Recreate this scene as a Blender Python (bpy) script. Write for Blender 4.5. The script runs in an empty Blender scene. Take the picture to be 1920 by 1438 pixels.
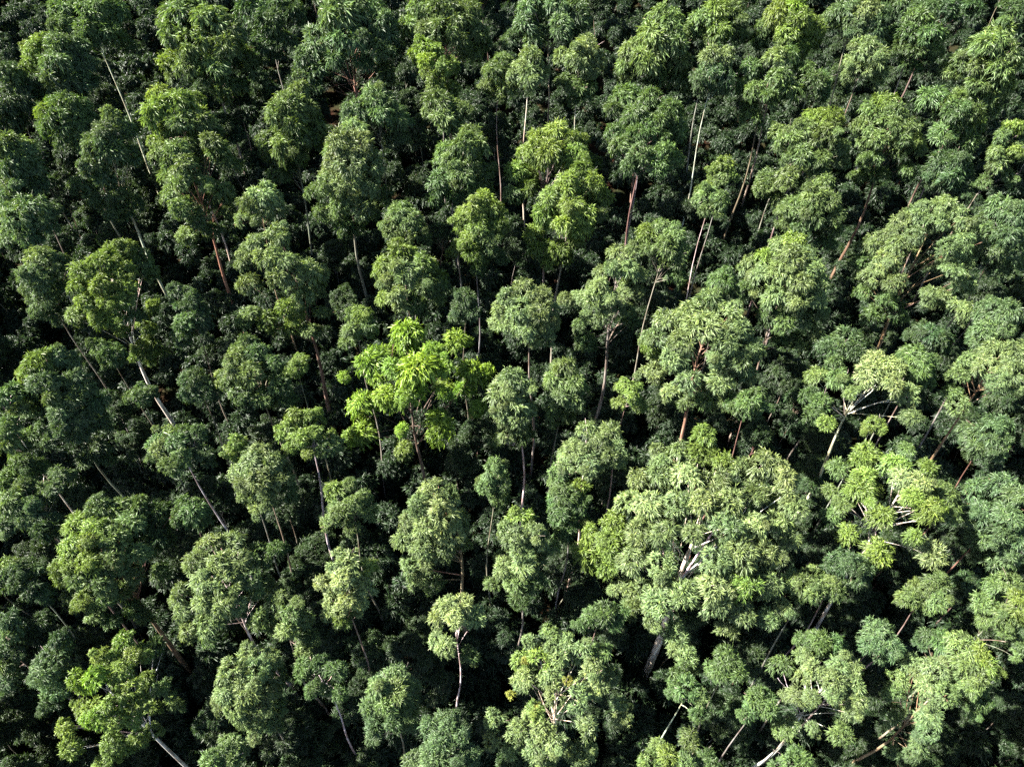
import bpy, math, random
import numpy as np
from mathutils import Vector, Matrix, Euler

random.seed(7)
rng = np.random.default_rng(7)
scene = bpy.context.scene
COL = scene.collection
PI = math.pi

# ------------------------------------------------------------------ camera
PW, PH = 1920.0, 1438.0            # the photograph's size in pixels
FPX = 1331.0                       # focal length in those pixels (a 25 mm drone lens)
CANOPY = 30.0                      # height of the canopy above the ground
SLOPE = math.tan(math.radians(15)) # the hillside climbs away from the drone
CAM_Z = CANOPY + 51.8
cam_data = bpy.data.cameras.new('camera')
cam_data.sensor_width = 36.0
cam_data.lens = FPX / PW * 36.0
cam_data.clip_end = 3000.0
cam = bpy.data.objects.new('camera', cam_data)
COL.objects.link(cam)
CAM_ROT = Matrix.Rotation(math.radians(45.0), 3, 'X') @ Matrix.Rotation(math.radians(1.6), 3, 'Z')
cam.rotation_euler = CAM_ROT.to_euler()
cam.location = (0, 0, CAM_Z)
scene.camera = cam

# ------------------------------------------------------------------ sky and sun
SUN_EL, SUN_AZ = math.radians(45), math.radians(-97)     # azimuth from +Y (view heading), negative = towards -X
sun_vec = Vector((math.sin(SUN_AZ) * math.cos(SUN_EL), math.cos(SUN_AZ) * math.cos(SUN_EL), math.sin(SUN_EL)))
world = bpy.data.worlds.new('World')
scene.world = world
world.use_nodes = True
wn = world.node_tree
bg = wn.nodes['Background']
sky = wn.nodes.new('ShaderNodeTexSky')
sky.sky_type = 'NISHITA'
sky.sun_disc = False
sky.sun_elevation = SUN_EL
sky.sun_rotation = SUN_AZ
wn.links.new(sky.outputs[0], bg.inputs['Color'])
bg.inputs['Strength'].default_value = 0.05
sun_data = bpy.data.lights.new('sun', 'SUN')
sun_data.energy = 5.0
sun_data.angle = math.radians(0.5)
sun_data.color = (1.0, 0.95, 0.87)
sun = bpy.data.objects.new('sun', sun_data)
COL.objects.link(sun)
sun.rotation_euler = sun_vec.to_track_quat('Z', 'Y').to_euler()
sun.location = (-60, -20, 140)
scene.view_settings.view_transform = 'Standard'
scene.view_settings.look = 'None'
scene.view_settings.gamma = 1.0
scene.view_settings.use_curve_mapping = False
scene.view_settings.exposure = 2.65
scene.cycles.max_bounces = 2
scene.cycles.diffuse_bounces = 1
scene.cycles.use_denoising = False
scene.cycles.transparent_max_bounces = 4

# ------------------------------------------------------------------ helpers
def px_dir(x, y):
    """World direction of the ray through a photograph pixel."""
    return (CAM_ROT @ Vector(((x - PW / 2) / FPX, -(y - PH / 2) / FPX, -1.0)))

CAM_P = Vector((0, 0, CAM_Z))

def undulate(x, y):
    return 0.9 * math.sin(x * 0.045 + 0.6) * math.cos(y * 0.038) + 0.5 * math.sin(x * 0.11 + y * 0.07)

def ground_z(x, y):
    return SLOPE * y + undulate(x, y)

def hit_height(x, y, h):
    """Where the ray through a pixel is h metres above the ground."""
    d = px_dir(x, y)
    t = (CAM_Z - h) / (SLOPE * d.y - d.z)
    return CAM_P + d * t

def quick_mesh(name, V, F):
    """V (n,3), F (m,3) arrays to a mesh."""
    me = bpy.data.meshes.new(name)
    V = np.ascontiguousarray(V, dtype=np.float32); F = np.ascontiguousarray(F, dtype=np.int32)
    k = F.shape[1]
    me.vertices.add(len(V)); me.vertices.foreach_set('co', V.ravel())
    me.loops.add(F.size); me.loops.foreach_set('vertex_index', F.ravel())
    me.polygons.add(len(F))
    me.polygons.foreach_set('loop_start', np.arange(0, F.size, k, dtype=np.int32))
    me.polygons.foreach_set('loop_total', np.full(len(F), k, dtype=np.int32))
    me.update(calc_edges=True)
    return me

def point_attr(me, name, vals):
    a = me.attributes.new(name, 'FLOAT', 'POINT')
    a.data.foreach_set('value', np.ascontiguousarray(vals, dtype=np.float32))

def link(name, data, parent=None, loc=(0, 0, 0)):
    o = bpy.data.objects.new(name, data)
    COL.objects.link(o)
    o.location = loc
    if parent is not None:
        o.parent = parent
    return o

# ------------------------------------------------------------------ materials
def new_mat(name):
    m = bpy.data.materials.new(name); m.use_nodes = True
    nt = m.node_tree
    for n in list(nt.nodes): nt.nodes.remove(n)
    return m, nt, nt.nodes.new, nt.links.new

def leaf_material():
    m, nt, N, L = new_mat('eucalyptus_leaves')
    out = N('ShaderNodeOutputMaterial')
    info = N('ShaderNodeObjectInfo')
    rnd = N('ShaderNodeAttribute'); rnd.attribute_name = 'leaf_random'
    tip = N('ShaderNodeAttribute'); tip.attribute_name = 'leaf_age'
    # a leaf's own tint: lightness and hue differ from leaf to leaf
    hsv = N('ShaderNodeHueSaturation')
    mr = N('ShaderNodeMapRange'); mr.inputs[3].default_value = 0.55; mr.inputs[4].default_value = 1.55
    L(rnd.outputs['Fac'], mr.inputs[0])
    mh = N('ShaderNodeMapRange'); mh.inputs[3].default_value = 0.506; mh.inputs[4].default_value = 0.494
    L(info.outputs['Random'], mh.inputs[0])
    L(mh.outputs[0], hsv.inputs['Hue']); L(mr.outputs[0], hsv.inputs['Value'])
    L(info.outputs['Color'], hsv.inputs['Color'])
    # young leaves at the shoot tips are yellower
    young = N('ShaderNodeMix'); young.data_type = 'RGBA'
    young.blend_type = 'MIX'
    mul = N('ShaderNodeMix'); mul.data_type = 'RGBA'; mul.blend_type = 'MULTIPLY'
    mul.inputs['Factor'].default_value = 1.0
    mul.inputs[7].default_value = (1.5, 1.35, 0.8, 1)
    L(hsv.outputs[0], mul.inputs[6])
    L(tip.outputs['Fac'], young.inputs['Factor'])
    L(hsv.outputs[0], young.inputs[6]); L(mul.outputs[2], young.inputs[7])
    col = young.outputs[2]
    p = N('ShaderNodeBsdfPrincipled')
    L(col, p.inputs['Base Color'])
    p.inputs['Roughness'].default_value = 0.40
    p.inputs['Specular IOR Level'].default_value = 0.36
    tr = N('ShaderNodeBsdfTranslucent')
    bright = N('ShaderNodeMix'); bright.data_type = 'RGBA'; bright.blend_type = 'MULTIPLY'
    bright.inputs['Factor'].default_value = 1.0
    bright.inputs[7].default_value = (1.25, 1.25, 0.6, 1)
    L(col, bright.inputs[6]); L(bright.outputs[2], tr.inputs['Color'])
    mix = N('ShaderNodeMixShader'); mix.inputs[0].default_value = 0.30
    L(p.outputs[0], mix.inputs[1]); L(tr.outputs[0], mix.inputs[2])
    L(mix.outputs[0], out.inputs['Surface'])
    return m

def bark_material():
    m, nt, N, L = new_mat('eucalyptus_bark')
    out = N('ShaderNodeOutputMaterial'); p = N('ShaderNodeBsdfPrincipled')
    info = N('ShaderNodeObjectInfo'); tc = N('ShaderNodeTexCoord')
    mp = N('ShaderNodeMapping'); mp.inputs['Scale'].default_value = (5.0, 5.0, 0.55)
    L(tc.outputs['Object'], mp.inputs[0])
    nz = N('ShaderNodeTexNoise'); nz.inputs['Scale'].default_value = 1.3; nz.inputs['Detail'].default_value = 5
    L(mp.outputs[0], nz.inputs['Vector'])
    ramp = N('ShaderNodeValToRGB')
    ramp.color_ramp.elements[0].position = 0.40; ramp.color_ramp.elements[0].color = (0.42, 0.28, 0.20, 1)
    ramp.color_ramp.elements[1].position = 0.62; ramp.color_ramp.elements[1].color = (1.15, 1.12, 1.05, 1)
    L(nz.outputs['Fac'], ramp.inputs[0])
    mul = N('ShaderNodeMix'); mul.data_type = 'RGBA'; mul.blend_type = 'MULTIPLY'; mul.inputs['Factor'].default_value = 0.85
    L(info.outputs['Color'], mul.inputs[6]); L(ramp.outputs[0], mul.inputs[7])
    L(mul.outputs[2], p.inputs['Base Color'])
    p.inputs['Roughness'].default_value = 0.75
    bmp = N('ShaderNodeBump'); bmp.inputs['Strength'].default_value = 0.4; bmp.inputs['Distance'].default_value = 0.03
    L(nz.outputs['Fac'], bmp.inputs['Height']); L(bmp.outputs[0], p.inputs['Normal'])
    L(p.outputs[0], out.inputs['Surface'])
    return m

def litter_material():
    m, nt, N, L = new_mat('leaf_litter')
    out = N('ShaderNodeOutputMaterial'); p = N('ShaderNodeBsdfPrincipled')
    tc = N('ShaderNodeTexCoord')
    n1 = N('ShaderNodeTexNoise'); n1.inputs['Scale'].default_value = 0.35; n1.inputs['Detail'].default_value = 8
    n2 = N('ShaderNodeTexNoise'); n2.inputs['Scale'].default_value = 6.0; n2.inputs['Detail'].default_value = 6
    L(tc.outputs['Object'], n1.inputs['Vector']); L(tc.outputs['Object'], n2.inputs['Vector'])
    r1 = N('ShaderNodeValToRGB')
    r1.color_ramp.elements[0].position = 0.38; r1.color_ramp.elements[0].color = (0.024, 0.011, 0.007, 1)
    r1.color_ramp.elements[1].position = 0.66; r1.color_ramp.elements[1].color = (0.020, 0.027, 0.012, 1)
    L(n1.outputs['Fac'], r1.inputs[0])
    r2 = N('ShaderNodeValToRGB')
    r2.color_ramp.elements[0].color = (0.4, 0.4, 0.4, 1); r2.color_ramp.elements[1].color = (1.4, 1.3, 1.2, 1)
    L(n2.outputs['Fac'], r2.inputs[0])
    mul = N('ShaderNodeMix'); mul.data_type = 'RGBA'; mul.blend_type = 'MULTIPLY'; mul.inputs['Factor'].default_value = 1
    L(r1.outputs[0], mul.inputs[6]); L(r2.outputs[0], mul.inputs[7])
    L(mul.outputs[2], p.inputs['Base Color']); p.inputs['Roughness'].default_value = 0.95; p.inputs['Specular IOR Level'].default_value = 0.05
    bmp = N('ShaderNodeBump'); bmp.inputs['Strength'].default_value = 0.8; bmp.inputs['Distance'].default_value = 0.08
    L(n2.outputs['Fac'], bmp.inputs['Height']); L(bmp.outputs[0], p.inputs['Normal'])
    L(p.outputs[0], out.inputs['Surface'])
    return m

M_LEAF, M_BARK, M_LITTER = leaf_material(), bark_material(), litter_material()

# ------------------------------------------------------------------ ground
def build_ground():
    xs = np.linspace(-260, 260, 131); ys = np.linspace(-80, 420, 126)
    X, Y = np.meshgrid(xs, ys)
    Z = SLOPE * Y + 0.9 * np.sin(X * 0.045 + 0.6) * np.cos(Y * 0.038) + 0.5 * np.sin(X * 0.11 + Y * 0.07)
    Z += 0.12 * np.sin(X * 0.9) * np.cos(Y * 0.8)
    V = np.stack([X, Y, Z], -1).reshape(-1, 3)
    nx = len(xs)
    i = (np.arange(len(ys) - 1)[:, None] * nx + np.arange(nx - 1)[None, :]).ravel()
    F = np.stack([i, i + 1, i + nx + 1, i + nx], -1)
    me = quick_mesh('ground', V, F)
    me.polygons.foreach_set('use_smooth', np.ones(len(F), dtype=bool))
    me.materials.append(M_LITTER)
    o = link('ground', me)
    o['kind'] = 'structure'
    o['label'] = 'dark reddish brown leaf litter on the forest floor'
build_ground()

# ------------------------------------------------------------------ sprays of leaves
def unit(v):
    return v / np.maximum(np.linalg.norm(v, axis=-1, keepdims=True), 1e-9)

def spray_arrays(n_tuft, n_twig, n_leaf, leaf_len, leaf_wid, droop, zmin, spread, seed):
    """A ragged dome of radius about 1, made of tufts: in every tuft leafy shoots leave the middle, arch over and hang."""
    r = np.random.default_rng(seed)
    cand = unit(r.normal(size=(600, 3)))
    cand = cand[cand[:, 2] > zmin]
    pick = [cand[0]]                                            # tuft directions, kept apart from each other
    for c in cand[1:]:
        if len(pick) >= n_tuft: break
        if max(float(c @ q) for q in pick) < math.cos(1.75 / math.sqrt(n_tuft)): pick.append(c)
    tuft = np.array(pick)
    Ps, Ds, Ts, Os = [], [], [], []
    for k, c in enumerate(tuft):
        reach = r.uniform(0.75, 1.25) * spread[0]                           # uneven outline
        size = r.uniform(0.78, 1.22) * spread[1]
        d = unit(r.normal(size=(n_twig * 4, 3)) + c * 0.55 + np.array([0, 0, 0.35]))
        d = d[(d @ c) > -0.15][:n_twig]
        R = size * r.uniform(0.6, 1.15, size=len(d))
        t = r.uniform(0.15, 1.0, size=(len(d), n_leaf)) ** 0.8
        P = c * reach + d[:, None, :] * (R[:, None] * t)[..., None]
        P[..., 2] -= droop * (R[:, None] * t / size) ** 2 * size * (0.4 + 0.6 * (1 - d[:, None, 2].clip(0, 1)))
        P += r.normal(scale=0.02, size=P.shape)
        Ps.append(P.reshape(-1, 3)); Ds.append(np.repeat(d, n_leaf, axis=0)); Ts.append(t.reshape(-1)); Os.append(np.repeat(c[None], P.shape[0] * n_leaf, axis=0))
    P = np.concatenate(Ps); D = np.concatenate(Ds); T = np.concatenate(Ts); O = np.concatenate(Os)
    n = len(P)
    a = D * r.uniform(0.5, 1.0, size=(n, 1)) + r.normal(scale=0.26, size=(n, 3))
    a[:, 2] -= r.uniform(0.3, 0.95, size=n)
    a = unit(a)
    # blade normal: roughly outwards and up, so the blades face the open air
    nrm = unit(D * 0.75 + O * 0.35 + np.array([0, 0, 0.40]) + r.normal(scale=0.40, size=(n, 3)))
    side = unit(np.cross(a, nrm))
    nrm = np.cross(side, a)
    ln = leaf_len * r.uniform(0.6, 1.35, size=(n, 1)); wd = leaf_wid * r.uniform(0.7, 1.35, size=(n, 1))
    mid = P + a * ln * 0.42 + nrm * ln * 0.05
    tip = P + a * ln - nrm * ln * 0.10
    tip[:, 2] -= ln[:, 0] * 0.12
    A = mid + side * wd * 0.5; B = mid - side * wd * 0.5
    V = np.stack([P, A, tip, B], 1).reshape(-1, 3)
    k = np.arange(n)[:, None] * 4
    F = np.concatenate([k + np.array([0, 1, 2]), k + np.array([0, 2, 3])], 0)
    rnd = np.repeat(r.uniform(size=n), 4)
    age = (np.clip((T - 0.45) / 0.55, 0, 1) * np.clip(D[:, 2] * 1.1 + 0.1, 0, 1) * r.uniform(0.1, 1.0, size=n))
    return V, F, rnd, np.repeat(age, 4)

SPRAYS = {}
def build_sprays():
    kinds = {'std':  (9, 8, 21, 10, 0.300, 0.050, 0.34, -0.30, (0.48, 0.44)),
             'long': (7, 6, 30, 10, 0.310, 0.050, 0.42, -0.10, (0.38, 0.54)),
             'fine': (7, 11, 17, 9, 0.260, 0.044, 0.40, -0.35, (0.54, 0.40)),
             'puff': (6, 9, 17, 9, 0.270, 0.058, 0.20, -0.50, (0.50, 0.40)),
             'rosette': (6, 4, 48, 11, 0.270, 0.050, 0.36, 0.0, (0.24, 0.68))}
    s = 100
    for k, (cnt, ntf, nt, nl, ll, lw, dr, zm, sp) in kinds.items():
        SPRAYS[k] = []
        for i in range(cnt):
            s += 1
            V, F, rnd, age = spray_arrays(ntf, nt, nl, ll, lw, dr, zm, sp, s)
            me = quick_mesh('leaf_clump_' + k, V, F)
            point_attr(me, 'leaf_random', rnd); point_attr(me, 'leaf_age', age)
            me.materials.append(M_LEAF)
            SPRAYS[k].append(me)
build_sprays()

# ------------------------------------------------------------------ trunks and limbs
def tube_arrays(pts, radii, sides):
    pts = np.asarray(pts, float); n = len(pts)
    tan = np.gradient(pts, axis=0); tan = unit(tan)
    ref = np.array([1.0, 0.23, 0.1]) if abs(tan[0, 0]) < 0.8 else np.array([0.1, 1.0, 0.2])
    u = unit(np.cross(tan, ref)); w = np.cross(tan, u)
    ang = np.arange(sides) * 2 * PI / sides
    ring = u[:, None, :] * np.cos(ang)[None, :, None] + w[:, None, :] * np.sin(ang)[None, :, None]
    V = (pts[:, None, :] + ring * np.asarray(radii)[:, None, None]).reshape(-1, 3)
    V = np.concatenate([V, pts[-1:] ], 0)
    i = (np.arange(n - 1)[:, None] * sides + np.arange(sides)[None, :])
    j = (np.arange(n - 1)[:, None] * sides + (np.arange(sides)[None, :] + 1) % sides)
    F = np.concatenate([np.stack([i, j, j + sides], -1).reshape(-1, 3), np.stack([i, j + sides, i + sides], -1).reshape(-1, 3)], 0)
    b = (n - 1) * sides
    cap = np.stack([b + np.arange(sides), b + (np.arange(sides) + 1) % sides, np.full(sides, len(V) - 1)], -1)
    return V, np.concatenate([F, cap], 0)

def tube_mesh(name, pts, radii, sides):
    V, F = tube_arrays(pts, radii, sides)
    me = quick_mesh(name, V, F)
    me.polygons.foreach_set('use_smooth', np.ones(len(F), dtype=bool))
    me.materials.append(M_BARK)
    return me

TONE = {'g': (0.061, 0.108, 0.036), 'b': (0.066, 0.112, 0.047), 'p': (0.112, 0.164, 0.066),
        'y': (0.104, 0.160, 0.036), 'l': (0.124, 0.208, 0.028), 'o': (0.080, 0.125, 0.042),
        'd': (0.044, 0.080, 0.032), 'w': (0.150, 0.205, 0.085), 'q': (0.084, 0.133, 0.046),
        'Y': (0.19, 0.205, 0.04), 's': (0.026, 0.047, 0.019), 'm': (0.034, 0.062, 0.024)}  # s, m: canopy shade put into the leaf colour of the gap trees
BARK = {'W': (0.80, 0.77, 0.72), 'w': (0.56, 0.53, 0.49), 'g': (0.22, 0.205, 0.18), 'r': (0.16, 0.11, 0.085), 'o': (0.27, 0.18, 0.12)}  # W: white bark, raised paler to stand in for sun on the trunk

def limb_pts(a, b, sag, n=6):
    a = Vector(a); b = Vector(b)
    out = []
    for i in range(n):
        t = i / (n - 1)
        p = a.lerp(b, t)
        p.z -= sag * math.sin(PI * t) 
        p.x += 0.10 * math.sin(t * 5 + a.x) * t; p.y += 0.10 * math.cos(t * 4 + b.y) * t
        out.append(p)
    return out

def make_tree(C, R, H, clumps, tone, style, bark, trunk_r, label, category, group, R_limbs=8, lean=None, shift=0.0):
    """C crown centre, R/H its half width and half height, clumps [(point, radius, tone or None)]."""
    r = random.Random(hash((round(C.x, 2), round(C.y, 2))) & 0xffff)
    lean = lean if lean is not None else (r.uniform(-1.0, 1.0), r.uniform(-1.0, 1.0))
    bx, by = C.x + shift + lean[0], C.y + lean[1]
    gz = ground_z(bx, by) - 0.25
    root = bpy.data.objects.new('eucalyptus_tree', None)
    root.empty_display_size = 0.5
    COL.objects.link(root)
    root.location = (bx, by, gz)
    root['label'] = label; root['category'] = category; root['group'] = group
    base = Vector((bx, by, gz))
    loc = lambda v: Vector(v) - base
    # trunk: a tapering pole with a slow bend that runs into the crown
    top = Vector((C.x + shift, C.y, C.z + 0.35 * H))
    ph = r.uniform(0, 6.28)
    npt = 12
    path = []
    for i in range(npt):
        t = i / (npt - 1)
        q = base.lerp(top, t)
        w = 0.38 * math.sin(t * PI * 2.2 + ph) * math.sin(PI * t)
        q.x += w; q.y += w * math.cos(ph)
        path.append(q)
    rad = [trunk_r * (1.25 if i == 0 else 1.0) * (1 - 0.78 * (i / (npt - 1)) ** 1.3) for i in range(npt)]
    tr = link('trunk', tube_mesh('trunk', [loc(q) for q in path], rad, 8), root)
    tr.color = (*[c * r.uniform(0.85, 1.15) for c in BARK[bark]], 1)
    L = (top.z - base.z)
    def on_trunk(z):
        t = min(max((z - base.z) / L, 0.05), 0.98) * (npt - 1)
        i = min(int(t), npt - 2)
        return path[i].lerp(path[i + 1], t - i), rad[i] + (rad[i + 1] - rad[i]) * (t - i)
    # limbs: the larger ones singly, the thin twigs together
    order = sorted(range(len(clumps)), key=lambda i: -clumps[i][1] - r.random() * 0.4)
    limbs = order[:R_limbs]
    tw_V, tw_F, nv = [], [], 0
    for k, i in enumerate(order[:R_limbs + 22]):
        p, rr, _ = clumps[i]
        hd = math.hypot(p.x - C.x, p.y - C.y)
        z0 = min(max(p.z - hd * r.uniform(1.1, 2.1) - 0.6, C.z - max(H * 1.3, R * 0.95) * r.uniform(0.6, 1.0)), top.z - 0.4)
        s, sr = on_trunk(z0)
        e = Vector(p); e.z -= rr * 0.15
        if k < R_limbs:
            pts = limb_pts(s, e, -0.12 * (e - s).length * r.uniform(-0.3, 1.0), 7)
            r0 = min(sr * 0.5, 0.022 + 0.011 * (e - s).length)
            V, F = tube_arrays([q - s for q in pts], np.linspace(r0, 0.016, 7), 5)
            f0 = pts[3]                      # a side shoot
            f1 = e + Vector((r.uniform(-1, 1), r.uniform(-1, 1), r.uniform(-.2, .8))) * rr * 1.1
            V2, F2 = tube_arrays([q - s for q in limb_pts(f0, f1, -0.15, 5)], np.linspace(r0 * 0.5, 0.012, 5), 4)
            bme = quick_mesh('branch', np.concatenate([V, V2]), np.concatenate([F, F2 + len(V)])); bme.materials.append(M_BARK)
            bme.polygons.foreach_set('use_smooth', np.ones(len(bme.polygons), dtype=bool))
            br = link('branch', bme, tr, loc(s))
            br.color = (*[c * r.uniform(0.9, 1.25) for c in BARK[bark]], 1)
        else:
            m = on_trunk(min(z0 + 0.5, top.z))[0]
            pts = limb_pts(m, e, -0.1, 5)
            V, F = tube_arrays([loc(q) for q in pts], np.linspace(0.035, 0.012, 5), 4)
            tw_V.append(V); tw_F.append(F + nv); nv += len(V)
    if tw_V:
        me = quick_mesh('twigs', np.concatenate(tw_V), np.concatenate(tw_F)); me.materials.append(M_BARK)
        tw = link('twigs', me, root); tw['kind'] = 'stuff'
        tw.color = tr.color
    # crown
    crown = bpy.data.objects.new('crown', None); COL.objects.link(crown)
    crown.empty_display_size = 0.3
    crown.parent = root; crown.location = loc(C)
    kinds = SPRAYS[style]
    loose = []
    for p, rr, tn in clumps:                 # stray shoots that break the outline
        if r.random() < 0.30:
            v = Vector((p.x - C.x, p.y - C.y, (p.z - C.z) * R / max(H, .5))) + Vector((r.gauss(0, 1), r.gauss(0, 1), r.gauss(0, .7))) * R * 0.5
            loose.append((p + v.normalized() * rr * r.uniform(0.75, 1.0), rr * r.uniform(0.35, 0.55), tn))
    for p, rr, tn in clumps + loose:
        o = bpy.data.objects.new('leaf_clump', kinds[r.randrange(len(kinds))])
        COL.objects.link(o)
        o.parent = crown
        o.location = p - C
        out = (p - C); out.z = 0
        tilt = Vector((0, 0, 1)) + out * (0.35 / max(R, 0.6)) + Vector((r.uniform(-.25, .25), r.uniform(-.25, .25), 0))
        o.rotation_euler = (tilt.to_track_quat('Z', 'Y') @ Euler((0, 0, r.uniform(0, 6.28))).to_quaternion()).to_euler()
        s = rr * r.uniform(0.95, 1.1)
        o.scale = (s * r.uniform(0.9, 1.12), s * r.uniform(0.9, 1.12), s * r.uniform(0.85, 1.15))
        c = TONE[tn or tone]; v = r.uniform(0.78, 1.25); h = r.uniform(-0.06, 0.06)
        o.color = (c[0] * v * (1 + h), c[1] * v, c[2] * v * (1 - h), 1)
        o['kind'] = 'stuff'
    return root

def parse(s):
    out = []
    for w in s.split():
        q = w.split(',')
        out.append((float(q[0]), float(q[1]), float(q[2]), q[3] if len(q) > 3 else None))
    return out

GROW = 1.09          # a clump's leaves reach a little past the disc it was measured as
MASK = []            # discs in the photograph already taken by crowns

def photo_tree(spec):
    label, tone, style, bark, opt, lobes = spec
    Lb = parse(lobes)
    rl = random.Random(len(label) * 131 + int(Lb[0][0]))
    x0 = min(a[0] - a[2] for a in Lb); x1 = max(a[0] + a[2] for a in Lb)
    y0 = min(a[1] - a[2] for a in Lb); y1 = max(a[1] + a[2] for a in Lb)
    cx, cy = (x0 + x1) / 2, (y0 + y1) / 2
    d = px_dir(cx, cy); e = math.asin(-d.normalized().z)
    H = 2.0
    for _ in range(4):
        C = hit_height(cx, cy, CANOPY + opt.get('dh', 0.0) - 0.8 * H)
        t = (C - CAM_P).length / d.length            # depth along the camera axis
        m = t / FPX
        R = (x1 - x0) / 2 * m
        A = (y1 - y0) / 2 * m
        H = math.sqrt(max(A * A - (R * math.sin(e)) ** 2, 0)) / math.cos(e)
        H = min(max(H, 0.6 * R), 2.3 * R, 7.5)
    S = Vector((1 / max(R, .4), 1 / max(R, .4), 1 / max(H, .4)))
    clumps = []
    mean_r = sum(a[2] for a in Lb) / len(Lb) * m
    for x, y, rp, tn in Lb:
        MASK.append((x, y, rp))
        dd = px_dir(x, y); dd.normalize()
        q = CAM_P - C
        qs = Vector((q.x * S.x, q.y * S.y, q.z * S.z)); ds = Vector((dd.x * S.x, dd.y * S.y, dd.z * S.z))
        a = ds.dot(ds); b = 2 * qs.dot(ds); c = qs.dot(qs) - 0.72 ** 2
        disc = b * b - 4 * a * c
        tt = (-b - math.sqrt(disc)) / (2 * a) if disc > 0 else -b / (2 * a)
        p = CAM_P + dd * tt
        rr = rp * m * (GROW if opt.get('back', .7) > .3 else 1.15)
        clumps.append((p, rr, tn))
        # a smaller spray tucked in beside and below
        if opt.get('back', .7) > .3 or rl.random() < .35:
            j = Vector((rl.uniform(-1, 1), rl.uniform(-1, 1), rl.uniform(-1.1, -0.2))) * rr * 0.7
            clumps.append((p + j + dd * rr * 0.75, rr * rl.uniform(0.6, 0.85), tn))
    # the far side of the crown
    toc = (CAM_P - C).normalized()
    n_back = int(len(Lb) * opt.get('back', 0.7)) + 1
    k = 0
    while k < n_back:
        v = Vector((rl.gauss(0, 1), rl.gauss(0, 1), rl.gauss(0, 1))).normalized()
        if v.dot(toc) > 0.05 or v.z < -0.75: continue
        f = rl.uniform(0.35, 0.72)
        clumps.append((C + Vector((v.x * R, v.y * R, v.z * H)) * f, mean_r * GROW * rl.uniform(0.8, 1.1), None))
        k += 1
    tr = opt.get('tr', 0.075 + 0.017 * R)
    make_tree(C, R, H, clumps, tone, style, bark, tr, label, 'tree', 'tall eucalyptus trees of the canopy', 6, opt.get('lean'), opt.get('tx', 0) * m)

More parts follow.
